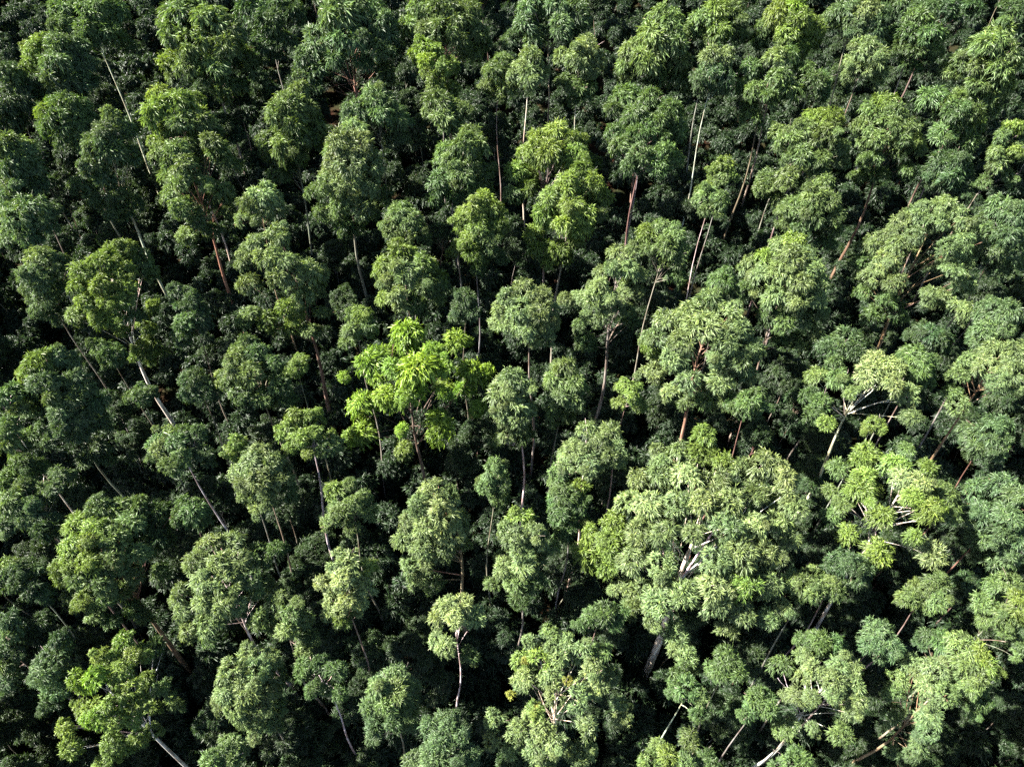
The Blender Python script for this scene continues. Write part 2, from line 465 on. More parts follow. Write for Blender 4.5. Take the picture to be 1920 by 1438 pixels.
# ------------------------------------------------------------------ the trees of the photograph
# (label, leaf tone, leaf habit, bark, options, clumps as x,y,radius[,tone] measured in the photograph)
TREES = [
# ---- along the top
('small dark crown on the left edge, just below the upper left corner', 'd', 'std', 'g', {}, '14,140,24,q 30,180,26 8,195,24 25,222,22 45,160,18'),
('bright yellow-green sprig of a tree near the upper left corner', 'y', 'puff', 'g', {}, '78,76,20 62,92,18 70,112,18 52,120,14'),
('blue-green bushy tree just right of the yellow-green sprig, upper left', 'b', 'std', 'r', {}, '110,88,24 105,122,28 148,85,20 156,118,22 75,162,22 110,155,30 150,150,22 90,180,20'),
('dark tree with bare pale forked branches under its crown, upper left', 'g', 'std', 'w', {'tr': .16}, '120,15,25 118,46,20 180,20,28 215,20,26 165,55,22 200,60,25 222,72,20'),
('tall full tree with yellow-tipped top, above the bright pointed twin-dome tree', 'q', 'std', 'g', {}, '345,28,34 395,38,30 328,62,26 432,58,25 362,80,26 425,88,25 320,115,20,y 350,120,26 470,125,26 400,130,26 326,142,16 420,165,25 450,160,20'),
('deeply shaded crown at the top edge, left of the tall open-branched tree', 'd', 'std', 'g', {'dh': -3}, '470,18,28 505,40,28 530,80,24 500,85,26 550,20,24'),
('tall open-branched blue-green tree at top, thin limbs showing under its crown', 'b', 'std', 'o', {'back': .4, 'tr': .26}, '640,30,38 680,18,34 600,75,30 650,68,30 710,58,34 570,110,22 592,132,24 735,85,22 632,108,24 700,92,28 560,140,16 722,135,22 600,165,16'),
('olive-yellow full crown at top, right of the tall open-branched tree', 'o', 'std', 'r', {}, '790,18,28 830,14,28 770,44,20 834,54,27 862,30,25 895,62,25 912,80,15 882,92,22 797,58,22 860,75,22'),
('slim bright yellow tree below the olive-yellow crown at top', 'y', 'puff', 'g', {}, '796,92,19,l 800,112,18,l 786,88,12 820,142,22 815,166,18 850,165,15 826,125,16'),
('loose pale-tipped small tree below the slim bright yellow tree', 'q', 'std', 'g', {'dh': -2}, '820,190,24 832,216,24 866,208,18 806,208,16 850,232,18'),
('dark blue-green spreading crown at the top edge, above the white-stemmed small tree', 'b', 'std', 'g', {}, '1000,15,28 1040,10,25 985,45,22 1080,25,25 1050,50,22 1000,75,20 1095,40,16 965,70,18'),
('small pale round crown on a slender bright white stem', 'p', 'long', 'w', {'tr': .15, 'back': .4, 'lean': (0.1, 0)}, '998,112,20 1000,138,23 964,142,15 1017,135,14 985,125,16'),
('dim yellow-green shrubby tree just left of the white-stemmed small tree', 'o', 'std', 'g', {'dh': -2}, '925,135,20 950,160,20 942,112,16 915,160,16 935,180,16'),
('pale domed tree with bunched thin stems, right of the white-stemmed small tree', 'p', 'std', 'w', {'back': .4}, '1100,90,25 1085,115,25 1055,105,18 1120,112,18 1110,132,15 1080,165,20,g 1060,150,16,g 1102,162,17,g'),
('tall broad-headed green tree at upper centre-right with forking pale limbs below', 'q', 'long', 'o', {'tr': .26, 'back': .4, 'dh': 1}, '1240,36,28 1225,70,34 1260,75,30 1185,95,22 1175,120,22 1215,110,30 1270,110,25 1276,145,24 1178,142,16 1232,140,22 1252,50,24'),
('leaning cluster of green clumps at the foot of the tall broad-headed tree', 'g', 'long', 'r', {}, '1170,183,24 1150,203,19 1190,218,25 1212,240,22 1255,210,25 1266,245,25 1238,228,20'),
('narrow green tree below the leaning cluster, several bare trunks beneath it', 'g', 'std', 'g', {}, '1245,288,24 1200,288,20 1165,270,20 1180,310,20 1225,312,24 1150,245,18'),
('round yellowish crown at top, right of the tall broad-headed tree', 'o', 'std', 'g', {}, '1345,20,25,y 1320,40,25 1370,35,25 1300,56,19 1346,55,25,y 1380,60,16 1330,76,18'),
('brightest yellow crown of the top edge', 'y', 'std', 'g', {}, '1490,16,22,l 1455,30,25 1500,40,25 1430,55,20,q 1475,60,25 1525,55,19 1520,76,18 1430,76,18,g 1500,82,20'),
('grey-green narrow tree with a pale forked stem, below the round yellowish crown', 'd', 'fine', 'w', {'tr': .12, 'back': .4}, '1335,105,25,p 1360,105,18,p 1330,135,25 1356,140,22 1320,160,18 1350,165,18'),
('tree of separate leaf balls on a dark curved trunk, below the brightest yellow crown', 'g', 'std', 'r', {'back': .25, 'tr': .15}, '1455,110,22,p 1480,105,18 1405,130,18 1395,160,16 1475,165,22 1440,182,18 1460,145,20 1415,165,18 1410,222,22'),
('small rounded green crown tucked right of the tree of separate leaf balls', 'g', 'std', 'g', {'dh': -1}, '1525,155,25 1510,130,18 1542,172,15 1500,165,14'),
('grey-blue crown at the top edge, right of the brightest yellow crown', 'b', 'fine', 'g', {}, '1580,20,25 1620,20,28,p 1650,25,18 1600,46,24 1640,46,18 1556,36,18'),
('small neat pale blue-green dome with a thin stem, upper right', 'p', 'fine', 'g', {'back': .4}, '1620,90,24 1640,105,21 1600,116,15 1646,136,17 1622,130,18 1590,142,14'),
('dark green pointed tree right of the small neat pale dome', 'g', 'std', 'g', {}, '1720,40,25 1705,65,22 1740,66,22 1690,86,18 1750,92,18 1715,92,20 1700,120,18 1680,62,15'),
('large bright green stacked tree at the right, beneath the upper right corner', 'q', 'long', 'r', {'back': .5}, '1875,64,24 1850,90,30 1886,95,25 1805,115,22 1780,130,18 1825,130,22 1870,130,25 1892,120,18 1830,156,20 1880,165,22 1800,180,20 1845,186,25 1855,205,18'),
('low green clumps at the left foot of the large bright stacked tree', 'g', 'long', 'g', {}, '1750,186,25 1790,210,22 1822,216,22 1770,250,22 1816,264,20'),
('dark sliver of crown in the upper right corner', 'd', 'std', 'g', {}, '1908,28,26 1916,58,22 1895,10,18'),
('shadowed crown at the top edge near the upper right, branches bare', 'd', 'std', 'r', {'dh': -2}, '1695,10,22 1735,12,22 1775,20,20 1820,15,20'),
# ---- second band
('dim mass of drooping clumps on the left edge, below the small dark crown', 'b', 'long', 'g', {}, '15,275,30,q 45,290,25 20,312,25 60,320,25 30,340,25 70,345,20 15,362,20'),
('drooping shaded tree on the left edge above the bluish ragged dome', 'b', 'std', 'g', {}, '60,386,25 30,410,25 76,420,20 20,440,22 50,445,22'),
('dark tree with sunlit left shoulder, left of the pale-limbed leaning tree', 'g', 'std', 'g', {}, '125,198,24 150,200,22 84,214,18,y 110,225,25 150,226,20 90,245,16 120,255,22 170,222,16'),  # sun on the shoulder is put into its yellow clump tone
('leaning blue-green tree with long pale limbs fanning under its crown, left', 'b', 'std', 'w', {'back': .35, 'tr': .2, 'lean': (1.6, -.6)}, '210,220,19,p 200,250,27 236,246,20 180,276,20 210,285,27 240,290,22 175,312,22 150,345,22 170,366,20 195,335,20 225,366,21 210,392,20 250,376,18'),
('bright twin-dome tree with pointed top at left, above the orange-trunked tall tree', 'y', 'long', 'w', {'back': .4, 'dh': .8}, '300,185,25 335,195,25 300,215,28 340,226,25,q 376,226,22,q 396,242,18,g 290,264,14 368,254,18'),
('tall layered green tree on a long orange-brown trunk, left', 'q', 'long', 'o', {'tr': .24}, '335,280,25 300,282,18 350,310,25 395,266,20 410,286,22 345,340,20 420,302,18 340,390,22 370,412,22 420,360,18 430,395,18 400,430,16 350,440,18 385,345,20'),
('olive pale tree with peaked top, below and left of the tall open-branched tree', 'o', 'long', 'g', {}, '560,168,19 545,200,27 575,205,24 520,215,22 555,230,27 590,230,22 500,260,22 535,276,25 575,256,20 505,286,18 530,312,25,g 560,290,18 515,332,16,g'),
('blue-green crown with bare curved twig at its right, under the open-branched tree', 'b', 'std', 'g', {}, '700,185,25,q 675,205,22 727,192,18 715,216,22 746,230,22 660,212,16 755,256,15 735,262,18'),
('large pale silvery tree left of centre, two grey trunks under it', 'p', 'fine', 'g', {'tr': .2, 'dh': .6}, '665,245,24 640,270,25 675,275,25 655,305,28 690,305,25 630,300,20 705,326,18 615,345,20,q 650,345,25 690,350,25 640,380,22,q 590,360,18,g 675,390,25 720,366,18,g 605,400,18,g 645,420,20,g 700,405,15,g 670,430,15,g'),
('small pale rounded crown on pinkish bunched stems, left of the large silvery tree', 'p', 'fine', 'o', {'back': .3, 'dh': .5}, '490,365,26 470,382,20 510,380,20 455,412,14 492,394,18'),
('green tree with irregular stacked clumps, right of the large silvery tree', 'q', 'std', 'g', {}, '880,255,22 870,275,25 895,275,22 850,300,22 885,310,22 825,340,22,g 865,330,22 910,322,18 905,350,18 850,366,20,g 815,370,18,g 880,366,18,g'),
('smooth bright dome behind the tallest yellowish double tree, upper centre', 'y', 'long', 'g', {}, '1045,250,25 1010,265,22 1070,262,22 1030,286,28 1076,290,25 1000,290,18 970,325,22 990,350,20 960,365,18,q 1100,302,18,g'),
('tallest yellowish double-stacked tree at upper centre, pale trunk showing below', 'y', 'long', 'g', {'tr': .19, 'dh': 1, 'back': .5}, '1090,320,25 1065,345,25 1110,345,25 1130,370,20 1035,370,22 1075,386,25 1096,402,20 1020,400,22 1060,420,25 1090,430,20 1000,440,20 1012,470,25 1050,470,24 1122,400,15,q 1030,490,16'),
('yellowish pale tree with layered clumps, left of the tallest double-stacked tree', 'y', 'long', 'g', {}, '905,375,22 890,395,22 925,395,20 865,415,18 900,425,22 930,416,18 880,446,18 915,446,18,q 860,466,18 890,476,20 920,470,16,g 940,480,15,g 895,500,15,g'),
('low olive rounded crown between the large silvery tree and the yellowish pale tree', 'o', 'fine', 'g', {'dh': -1}, '750,400,22 770,412,22 735,426,20 776,436,20 790,442,14 745,446,16'),
('small green tree with white forked stem, right of the tallest double-stacked tree', 'q', 'std', 'w', {'back': .3, 'dh': -.5}, '1330,365,18 1350,376,18 1310,376,14 1345,396,15 1322,392,14'),
('yellow-tipped sprig above the small tree with white forked stem', 'y', 'puff', 'g', {'dh': -.5}, '1360,308,17 1355,336,17,q 1338,320,13 1372,325,12'),
('broad olive-yellow tree with many rounded clumps, upper right of centre', 'o', 'std', 'g', {'dh': .8}, '1530,225,22,y 1560,225,22,y 1510,240,18 1545,255,25 1480,265,22 1500,290,22 1575,280,18 1540,300,22 1440,335,18 1480,330,25 1430,352,18 1460,346,22 1530,330,18 1575,302,14'),
('olive peaked tree nestled below the broad olive-yellow tree', 'o', 'std', 'g', {}, '1545,345,18 1525,370,25 1555,375,22 1490,390,22 1520,400,25 1565,405,18 1475,416,18 1505,426,20,g 1560,430,20 1545,456,18,g'),
('green wide-spreading tree with brown leaning trunk, right of the broad olive-yellow tree', 'q', 'std', 'r', {'tr': .24, 'back': .4}, '1660,195,22,y 1640,210,22 1680,215,22 1620,236,20 1665,236,22 1706,236,18 1645,260,20 1690,260,18 1712,262,14,y 1640,300,20,g 1720,280,18,g 1610,330,16,g 1650,330,18,g 1700,320,16,g'),
('dim yellow-flecked tree by the right edge, under the large bright stacked tree', 'o', 'puff', 'g', {}, '1900,240,18,y 1880,256,16 1870,290,16 1905,286,16,y 1875,310,18 1890,330,14 1846,340,16,g'),
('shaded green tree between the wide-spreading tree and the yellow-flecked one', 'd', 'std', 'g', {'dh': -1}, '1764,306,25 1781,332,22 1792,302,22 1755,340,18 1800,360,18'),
('broad dark blue-green crown on the right edge above mid height', 'b', 'fine', 'g', {}, '1880,390,25 1905,400,22 1850,440,22 1890,440,25 1860,470,22 1906,476,20 1880,502,20 1845,410,18'),
('yellowish tree with short tufts above the thick grey-brown trunk tree', 'q', 'std', 'g', {}, '1215,440,20,y 1240,425,18 1265,440,20 1250,462,20 1280,470,16 1215,466,16 1265,490,18 1270,520,18,g'),
('open pale tree on a thick grey-brown trunk, centre-right', 'p', 'std', 'g', {'tr': .25, 'lean': (0, 0), 'tx': 20, 'back': .4}, '1160,480,20 1185,475,18 1146,500,15 1175,505,20 1200,515,16 1125,535,18 1115,560,20 1140,560,18 1166,556,18 1195,546,15 1100,590,15 1130,590,18 1170,580,16,g 1085,612,15,q 1100,640,18,g 1182,602,16,g 1060,560,14'),
('big sage-green tree with radiating tan limbs, right of the yellowish cauliflower crown', 'p', 'fine', 'o', {'tr': .24, 'back': .35}, '1755,390,22 1775,386,18 1720,405,22 1757,418,20 1795,410,22 1690,420,20 1810,430,18 1670,440,18 1715,440,16 1800,456,22 1772,465,18 1640,460,20 1685,460,20 1620,490,20,g 1665,490,22 1785,505,20 1810,490,18 1640,520,22 1680,528,20 1808,532,20 1665,560,18,g 1765,560,18 1800,580,20 1620,546,16,g 1640,590,20,g 1680,582,20,g 1740,552,16'),
('large yellowish cauliflower crown right of centre, above the pale spreading tree', 'p', 'std', 'g', {'dh': .5}, '1490,455,22,y 1460,460,22 1440,480,22,y 1485,486,25 1410,495,20 1510,480,20 1465,510,22 1520,506,20 1430,516,20 1500,530,22 1535,530,18 1400,540,18,g 1450,556,22 1490,566,22 1530,560,18 1470,600,22,q 1510,600,20 1440,590,18,g 1500,640,22,q 1530,630,16 1465,640,18,g 1542,590,14'),
('small green bush-like crown at the left foot of the yellowish cauliflower crown', 'g', 'std', 'g', {'dh': -1}, '1350,530,20 1370,548,18 1335,550,14 1360,512,14'),
('bluish ragged dome near the left edge, left of the white-trunked bright tree', 'b', 'fine', 'g', {}, '75,485,22,p 95,500,20 55,515,20 80,530,20 112,490,16 85,560,20 100,590,18 72,580,16'),
('big bright tree on the left with a stark white trunk at its foot', 'y', 'std', 'W', {'tr': .27, 'dh': 1, 'back': .4, 'lean': (.2, -.2)}, '215,475,22 240,465,18 190,495,22 225,506,22 265,490,20,q 155,510,20 145,536,18 190,536,22 240,536,20 285,510,18,q 160,566,20 200,570,18 230,562,18 140,592,18 215,600,18 250,596,16,q 230,622,13 180,592,18 275,650,23 288,662,17 258,665,15'),
('pale yellow zigzag-shaped tree on a long red-brown trunk, left of centre', 'p', 'std', 'r', {'tr': .26, 'dh': 1, 'back': .4, 'lean': (.6, -.5), 'tx': 28}, '520,440,22 480,455,20 500,480,22 465,490,18 530,490,20 545,520,22 580,510,22 520,516,20 595,540,18 570,556,22 540,576,20,y 600,586,16 470,590,18,q 500,600,22,y 550,610,18,y 580,622,18 455,605,14,q'),
('green leafy crown below the zigzag-shaped tree, left of its red-brown trunk', 'q', 'std', 'g', {}, '460,645,20 445,670,20 480,660,20,g 420,710,18,y 440,700,20 470,700,22 510,680,18,g 520,720,20,g 490,746,22 450,736,18 540,750,18,g'),
('bright little sprig beside the upper red-brown trunk of the zigzag-shaped tree', 'y', 'puff', 'g', {'dh': -1}, '555,690,15 570,678,13 540,695,11'),
('yellowish dome with four rounded bulges, directly above the lime green tree', 'y', 'long', 'g', {}, '750,475,25 790,490,18 720,496,20 760,510,25,p 725,530,18,p 745,550,20,p 790,530,20,q 810,550,18,q 780,570,20,q 722,560,15 826,532,14,g'),
('smooth pale sage dome at the very centre on a long slender trunk', 'p', 'fine', 'g', {'tr': .17, 'lean': (1, 0), 'tx': 12, 'dh': 1}, '985,550,25 955,560,22 1015,560,22 940,586,20 975,582,25 1010,590,25 1034,580,15 950,610,20 985,620,22 1020,620,18 930,602,14 1040,606,12'),
('lime green tree of separate firework-like clumps, the most vivid tree', 'l', 'rosette', 'r', {'back': .35, 'tr': .22, 'dh': 1}, '766,626,33 856,640,28 700,676,33 784,697,38 883,702,30 718,742,24 678,760,27 680,812,29 820,800,33 755,802,14 755,844,20,y 645,705,12 898,760,15 832,736,17 738,690,20 812,660,20 760,748,22 832,690,22'),
('small half-lit tree up against the left of the lime green tree', 'q', 'std', 'g', {'dh': -1}, '680,590,19,y 660,620,18 690,612,17 650,640,15'),
('dim small crown between the four-bulged dome and the central sage dome', 'd', 'std', 'g', {'dh': -2}, '873,564,22 882,584,20 862,580,16'),
('large pale spreading dome right of centre, orange trunk glimpsed inside', 'p', 'std', 'o', {'tr': .28, 'dh': 1.2, 'back': .35}, '1327,574,31 1293,586,27 1365,590,27 1252,604,26 1387,615,24 1317,612,28 1278,638,27 1356,643,26 1229,634,21 1219,652,16,y 1412,652,21 1386,682,21 1264,671,21 1338,672,16 1219,702,23 1290,712,23 1349,718,24 1396,698,19 1258,734,18 1322,744,23,q 1360,750,21,q 1284,754,15,q'),
('darker green clumps low on the right of the large pale spreading dome', 'g', 'std', 'r', {'dh': -1.5}, '1402,752,21 1420,738,16 1385,765,17 1410,775,15'),
('fresh green sprigs low on the left of the large pale spreading dome', 'y', 'puff', 'g', {'dh': -.8}, '1182,742,19 1170,722,16 1198,760,13 1160,755,13'),
('tree with bare silver limbs in a bowl, green left lobe and cream right lobe', 'q', 'std', 'w', {'back': .2, 'tr': .22, 'dh': .6}, '1531,706,21 1573,713,21 1625,700,23,w 1670,692,25,w 1642,673,19,w 1517,742,18,g 1524,776,19,g 1540,755,19,g 1705,742,20,p 1708,784,20,p 1670,720,20,w 1596,736,16 1549,792,15,y'),
('green dome close behind the cream lobe of the silver-limbed tree', 'g', 'std', 'g', {}, '1715,672,24 1725,698,22 1700,660,16 1735,720,17'),
('small bright tuft low under the cream lobe of the silver-limbed tree', 'y', 'puff', 'g', {'dh': -1.5}, '1640,793,16 1625,805,12 1652,805,11'),
('pale tree on the right edge with long yellow limbs sweeping down', 'p', 'fine', 'o', {'back': .3, 'tr': .2}, '1865,662,24 1903,660,24 1851,686,21 1896,696,24 1872,712,18 1816,676,17,q 1799,706,15,q 1781,738,18,q 1795,758,19,q 1914,722,17'),
('blue-green rounded crown on the right, under the pale yellow-limbed tree', 'b', 'std', 'r', {}, '1851,812,28 1832,826,21 1874,826,21 1851,842,20'),
('dark bluish crown on the right edge above the pale yellow-limbed tree', 'b', 'std', 'g', {'dh': -1}, '1886,586,25 1862,575,18 1851,618,24 1832,628,20 1880,615,20'),
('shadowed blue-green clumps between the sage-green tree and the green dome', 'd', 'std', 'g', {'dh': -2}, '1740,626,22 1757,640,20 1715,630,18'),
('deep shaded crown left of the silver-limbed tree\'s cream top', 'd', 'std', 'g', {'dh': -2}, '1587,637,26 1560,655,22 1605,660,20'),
# ---- third band
('giant spreading pale yellow-green crown, biggest of all, on a thick white trunk', 'p', 'std', 'W', {'tr': .42, 'dh': 2.5, 'back': .35, 'lean': (0, 0), 'tx': 6}, '1320,816,24,y 1270,850,27 1312,850,27,y 1350,860,25,y 1230,850,21 1240,890,28 1290,896,28,w 1340,900,27 1385,880,25 1430,870,27,w 1470,890,24,w 1200,900,22 1180,940,25 1220,946,27,w 1270,946,27 1320,946,27,w 1370,940,27 1420,926,27 1465,930,27,w 1490,956,21,p 1150,976,25,y 1110,1000,25,y 1100,1040,27,y 1150,1020,27,y 1200,1000,25 1250,1000,25 1300,1000,20 1360,990,27 1410,985,27,w 1455,985,27 1480,1010,20 1140,1060,25,y 1190,1050,25 1240,1060,25 1340,1050,25 1390,1040,25 1435,1040,25 1400,1090,25,y 1440,1090,25 1335,1100,24,w 1190,1140,21,q 1240,1130,26 1280,1110,24 1340,1140,22,w 1270,1190,26 1285,1230,21 1390,1150,24 1360,1180,21 1440,1160,20 1470,1140,18'),
('lime-tinted tree of loose tufts at right, cream twigs between the tufts', 'y', 'rosette', 'w', {'back': .15, 'tr': .2, 'dh': .8}, '1625,850,24 1611,868,21 1618,895,24 1611,918,23 1573,880,20,q 1559,922,20,q 1677,871,24 1701,846,19,q 1733,877,21 1692,895,21,w 1722,908,24,w 1708,932,21 1775,926,24,q 1754,950,21 1653,966,28 1740,956,22 1781,966,23,q 1590,1000,24 1642,1032,28 1715,1004,15 1747,1039,26,w 1583,952,19,q 1559,966,18,g'),
('blue-green many-clumped tree on the right edge beside the lime-tinted tree', 'b', 'std', 'r', {}, '1830,920,25 1880,910,28 1906,930,25 1840,960,25 1890,966,25 1870,1000,25 1835,1010,22 1906,1010,22 1850,1046,25 1890,1046,20'),
('pale dome with white forking stems, just left of the giant spreading crown', 'p', 'fine', 'w', {'back': .25, 'tr': .15}, '1140,815,25 1156,840,20 1120,830,18 1080,846,22 1100,866,21 1065,866,20 1050,886,20,q 1142,860,17 1110,880,18 1162,862,14'),
('green tufts hanging below the pale dome with white forking stems', 'g', 'std', 'g', {'dh': -1}, '1060,925,22 1085,915,20,y 1040,930,16 1065,990,22 1050,960,20 1088,945,18'),
('slim pale tree on a thin straight white trunk, right of the lime green tree', 'p', 'std', 'w', {'tr': .15, 'lean': (1.6, -.3), 'tx': 8}, '960,710,25 945,736,25 985,730,22 965,756,25 940,766,20 990,766,18 970,780,22 985,815,20,q 950,815,18 930,830,15,q'),
('narrow green tree between the slim pale tree and the thick grey-brown trunk', 'q', 'long', 'g', {}, '1060,690,22 1040,710,20 1076,715,20 1050,740,20 1076,750,18 1040,770,18 1060,780,18 1035,790,13'),
('pale clustered crown at left, below and left of the yellow shrubby tree', 'p', 'std', 'g', {}, '490,850,22 470,870,22 510,870,22 446,886,18 490,900,25 525,900,20 455,910,18 500,930,22 540,896,14 540,922,18,g 470,936,18,q'),
('half-lit crown at left with dark right half, below the stark white trunk', 'g', 'std', 'w', {'tr': .15}, '310,815,20,p 330,830,22 300,840,18,p 288,856,12 340,856,20,q 320,870,18,q 370,812,18,d 380,850,20,d'),  # lit left and shaded right halves are painted by clump tones
('yellow shrubby tree below the zigzag-shaped tree, left of the red-brown trunk foot', 'y', 'puff', 'w', {'tr': .16}, '555,785,22 540,800,20 580,780,18 530,812,15 565,820,20 590,810,15 610,840,18,q 580,850,14 630,830,14,q'),
('tiny bright crown between the half-lit crown and the yellow shrubby tree', 'y', 'puff', 'g', {'dh': -1}, '440,828,17 428,846,14 455,842,12'),
('long drooping blue-green tree on the left with bright left shoulder', 'b', 'long', 'g', {'dh': .6}, '75,675,24,y 60,695,21,y 105,670,20 130,680,18 90,716,20 140,710,22 160,730,20 70,720,18 95,746,18,q 140,746,20 180,756,20 110,770,20 150,786,22 186,790,20 115,800,18 146,816,18 180,840,22 160,860,18 195,862,15'),  # yellow clumps carry the painted light on the left shoulder
('dim green crowns tier on the left edge with thin crossing white stems', 'g', 'long', 'w', {'back': .3}, '15,740,25 40,770,22,q 10,800,22 15,830,25,q 40,870,22 65,880,20 15,900,22 80,920,18'),
('sagging bluish clumps on the left edge below the thin white stems', 'b', 'long', 'g', {}, '20,940,25,q 45,966,22 15,985,22 110,890,18 100,915,16 60,945,18'),
('rounded big tree at lower left with yellow left flank and brown leaning trunk', 'q', 'std', 'r', {'tr': .26, 'dh': .8}, '184,955,24 216,958,24 257,955,25,g 299,960,24,g 150,983,22,y 181,990,22,y 136,1021,21,y 167,1018,20,y 243,983,25 115,1070,19,y 129,1053,20,y 167,1056,21,y 209,1046,22 257,1040,22 150,1085,20 188,1092,20 160,1120,20,y 195,1120,21 254,1078,18,q 177,1155,17 209,1168,17,g 250,1144,23 266,1152,16 295,982,22,g 299,1008,20,d 215,1008,22'),  # sun on the left, shade on the right: both coloured into the clumps
('broad pale crown at lower left, right of the rounded big tree', 'p', 'std', 'w', {'tr': .2, 'dh': .5}, '393,1021,24 431,1021,24 369,1053,22 407,1060,25 446,1054,25 487,1042,25,g 515,1030,18,g 386,1088,22 428,1095,25 469,1085,22,q 341,1112,18 382,1127,20 417,1134,20 341,1148,19 449,1134,18 389,1175,23 351,1182,17 393,1203,14,g'),
('straggly bright yellow tree in the lower left with white trunk at its right', 'y', 'puff', 'w', {'tr': .2, 'back': .7, 'dh': .8, 'lean': (1.2, -.4)}, '233,1200,20 289,1210,20,g 188,1228,18 250,1231,20 150,1275,21,l 177,1272,21,l 222,1258,21 243,1287,19 306,1287,19,q 209,1320,20 264,1315,21 320,1320,18,q 174,1346,21,l 216,1349,19 250,1349,17 285,1370,17,q 125,1362,19 132,1405,19 209,1400,21 236,1405,17 195,1426,18 257,1384,17'),
('compact pale olive dome near the bottom, right of the straggly bright yellow tree', 'p', 'fine', 'g', {'dh': .5}, '469,1233,21 508,1237,21 435,1261,24 476,1262,25 515,1265,22,q 421,1296,22 462,1293,25 501,1297,25 414,1320,17 442,1328,22 487,1328,22 522,1325,19,q 476,1360,19 515,1356,17,g 476,1384,13'),
('palest cream-green sunlit crown, lower left of centre', 'w', 'puff', 'g', {'dh': 1}, '633,1053,21 643,1085,21 655,1056,24 683,1063,21,y 650,1090,24 683,1102,21 652,1127,21 676,1134,17 640,1154,19,y 636,1175,12 605,1092,16'),
('small yellow-green tree above the palest cream-green crown', 'q', 'std', 'g', {}, '630,920,20,y 655,910,15 640,960,20 660,946,18 625,976,18 680,930,14 690,960,20 660,986,15'),
('dim yellow-spotted slender tree between the broad pale crown and the palest crown', 'o', 'puff', 'g', {'dh': -.8}, '521,1122,18 556,1134,18 542,1154,21 487,1158,19 567,1161,18 539,1182,19 577,1196,21 570,1217,19'),
('sparse crown with thin dead twigs, above the cool green feathery tree', 'g', 'std', 'w', {'back': .2, 'dh': -1}, '570,1252,21 629,1258,20 636,1300,15 600,1240,15 590,1290,16'),
('silvery billowing crown on an orange-brown trunk, lower centre', 'p', 'fine', 'o', {'tr': .23, 'dh': 1, 'back': .4, 'lean': (.8, -.2), 'tx': 48}, '810,920,25 840,930,22 785,946,20 825,960,28,w 855,970,22,w 765,980,20 800,986,22 840,1000,25,w 860,1006,18 760,1010,22 790,1026,22 830,1030,22 770,1060,22 800,1056,18 785,1090,21 810,1100,17,q'),
('light olive crown just right of the silvery billowing crown', 'p', 'std', 'g', {}, '974,976,24,y 953,990,18 998,998,21 967,1012,24 1012,1008,21 1033,1026,17,q 978,1036,21 943,1064,17 981,1060,21 971,1092,21,q 1005,1092,19,g 922,1094,16,q 974,1122,17,g'),
('ragged pale crown with white crooked twigs, beneath the silvery billowing crown', 'w', 'std', 'w', {'tr': .11, 'back': .3}, '839,1136,21 866,1133,21 825,1154,19 852,1158,21 887,1154,21,p 818,1203,19,p 835,1214,19,p 894,1160,15,p 880,1227,16,q'),
('cool green feathery tree with long leaves, bottom left of centre', 'b', 'rosette', 'g', {'dh': .6}, '741,1265,22 710,1290,22,q 745,1293,25,q 769,1290,22 693,1325,22 727,1320,25,q 762,1328,22,q 706,1360,21 738,1353,20 769,1356,18 700,1384,15'),
('yellow-speckled wide tree at the bottom, right of the cool green feathery tree', 'p', 'puff', 'w', {'dh': 1, 'back': .3, 'tr': .22}, '992,1203,15 1033,1188,18,q 1061,1203,20 974,1240,20,y 1012,1240,20,y 1047,1233,22 1089,1223,22 1127,1228,22,q 981,1272,20 1065,1276,9,Y 1033,1272,20 1110,1258,22 1142,1266,20,q 960,1304,9,Y 1008,1330,8,Y 985,1238,8,Y 1040,1306,22 1082,1310,22 1117,1290,20 1005,1331,15,y 1162,1320,16 925,1348,20 925,1386,18,w 971,1370,20 1016,1366,22 964,1405,20 1005,1400,22 1040,1386,20 1165,1346,16 1099,1360,20 1082,1418,20 1106,1405,16 1023,1428,20'),
('blue-green pointed crown cut by the bottom edge, left of the speckled tree', 'b', 'std', 'g', {'dh': .5}, '839,1366,21 825,1393,24 859,1387,21 776,1425,20 811,1426,22 849,1422,22 880,1415,18 870,1368,14'),
('pale open crown with white spidery stems, bottom right', 'p', 'std', 'w', {'back': .15, 'tr': .19, 'dh': .5, 'lean': (-1.6, -.6)}, '1465,1251,21,q 1510,1233,21 1526,1254,18 1569,1251,24 1594,1252,21,w 1562,1276,21 1597,1283,21 1496,1304,18 1521,1306,15 1562,1308,18 1604,1314,19 1475,1304,14 1600,1335,14 1469,1366,21,q 1486,1358,14 1573,1373,18,q 1524,1367,13'),
('grey-green crown with pinkish bare twigs, right of the spidery-stemmed crown', 'p', 'fine', 'o', {'back': .15, 'tr': .17}, '1708,1244,19 1750,1254,24,w 1726,1261,20 1684,1272,20,q 1740,1287,20 1775,1300,19,q 1674,1297,17,q 1743,1316,16 1743,1342,17 1670,1346,17,q 1740,1370,19,b 1722,1398,17,b 1712,1415,14,b 1670,1408,12,b'),
('yellow-green tall crown behind the pinkish-twigged crown, bottom right', 'q', 'std', 'g', {}, '1802,1216,24 1830,1226,24,y 1844,1247,20,y 1809,1248,22 1830,1268,21 1820,1287,20 1837,1310,21,g 1823,1328,17,g 1764,1203,23,g 1740,1196,20,d'),
('bright green tree on the right edge low down, grey trunk below it', 'q', 'std', 'g', {}, '1865,1098,22 1844,1129,18 1893,1092,22 1910,1134,22,y 1882,1154,20 1896,1168,18 1914,1210,18'),
('dark blue round crown among leaning trunks, below the lime-tinted tree', 'b', 'fine', 'g', {'dh': -1.5}, '1649,1195,27 1635,1210,21 1670,1214,20 1620,1195,16'),
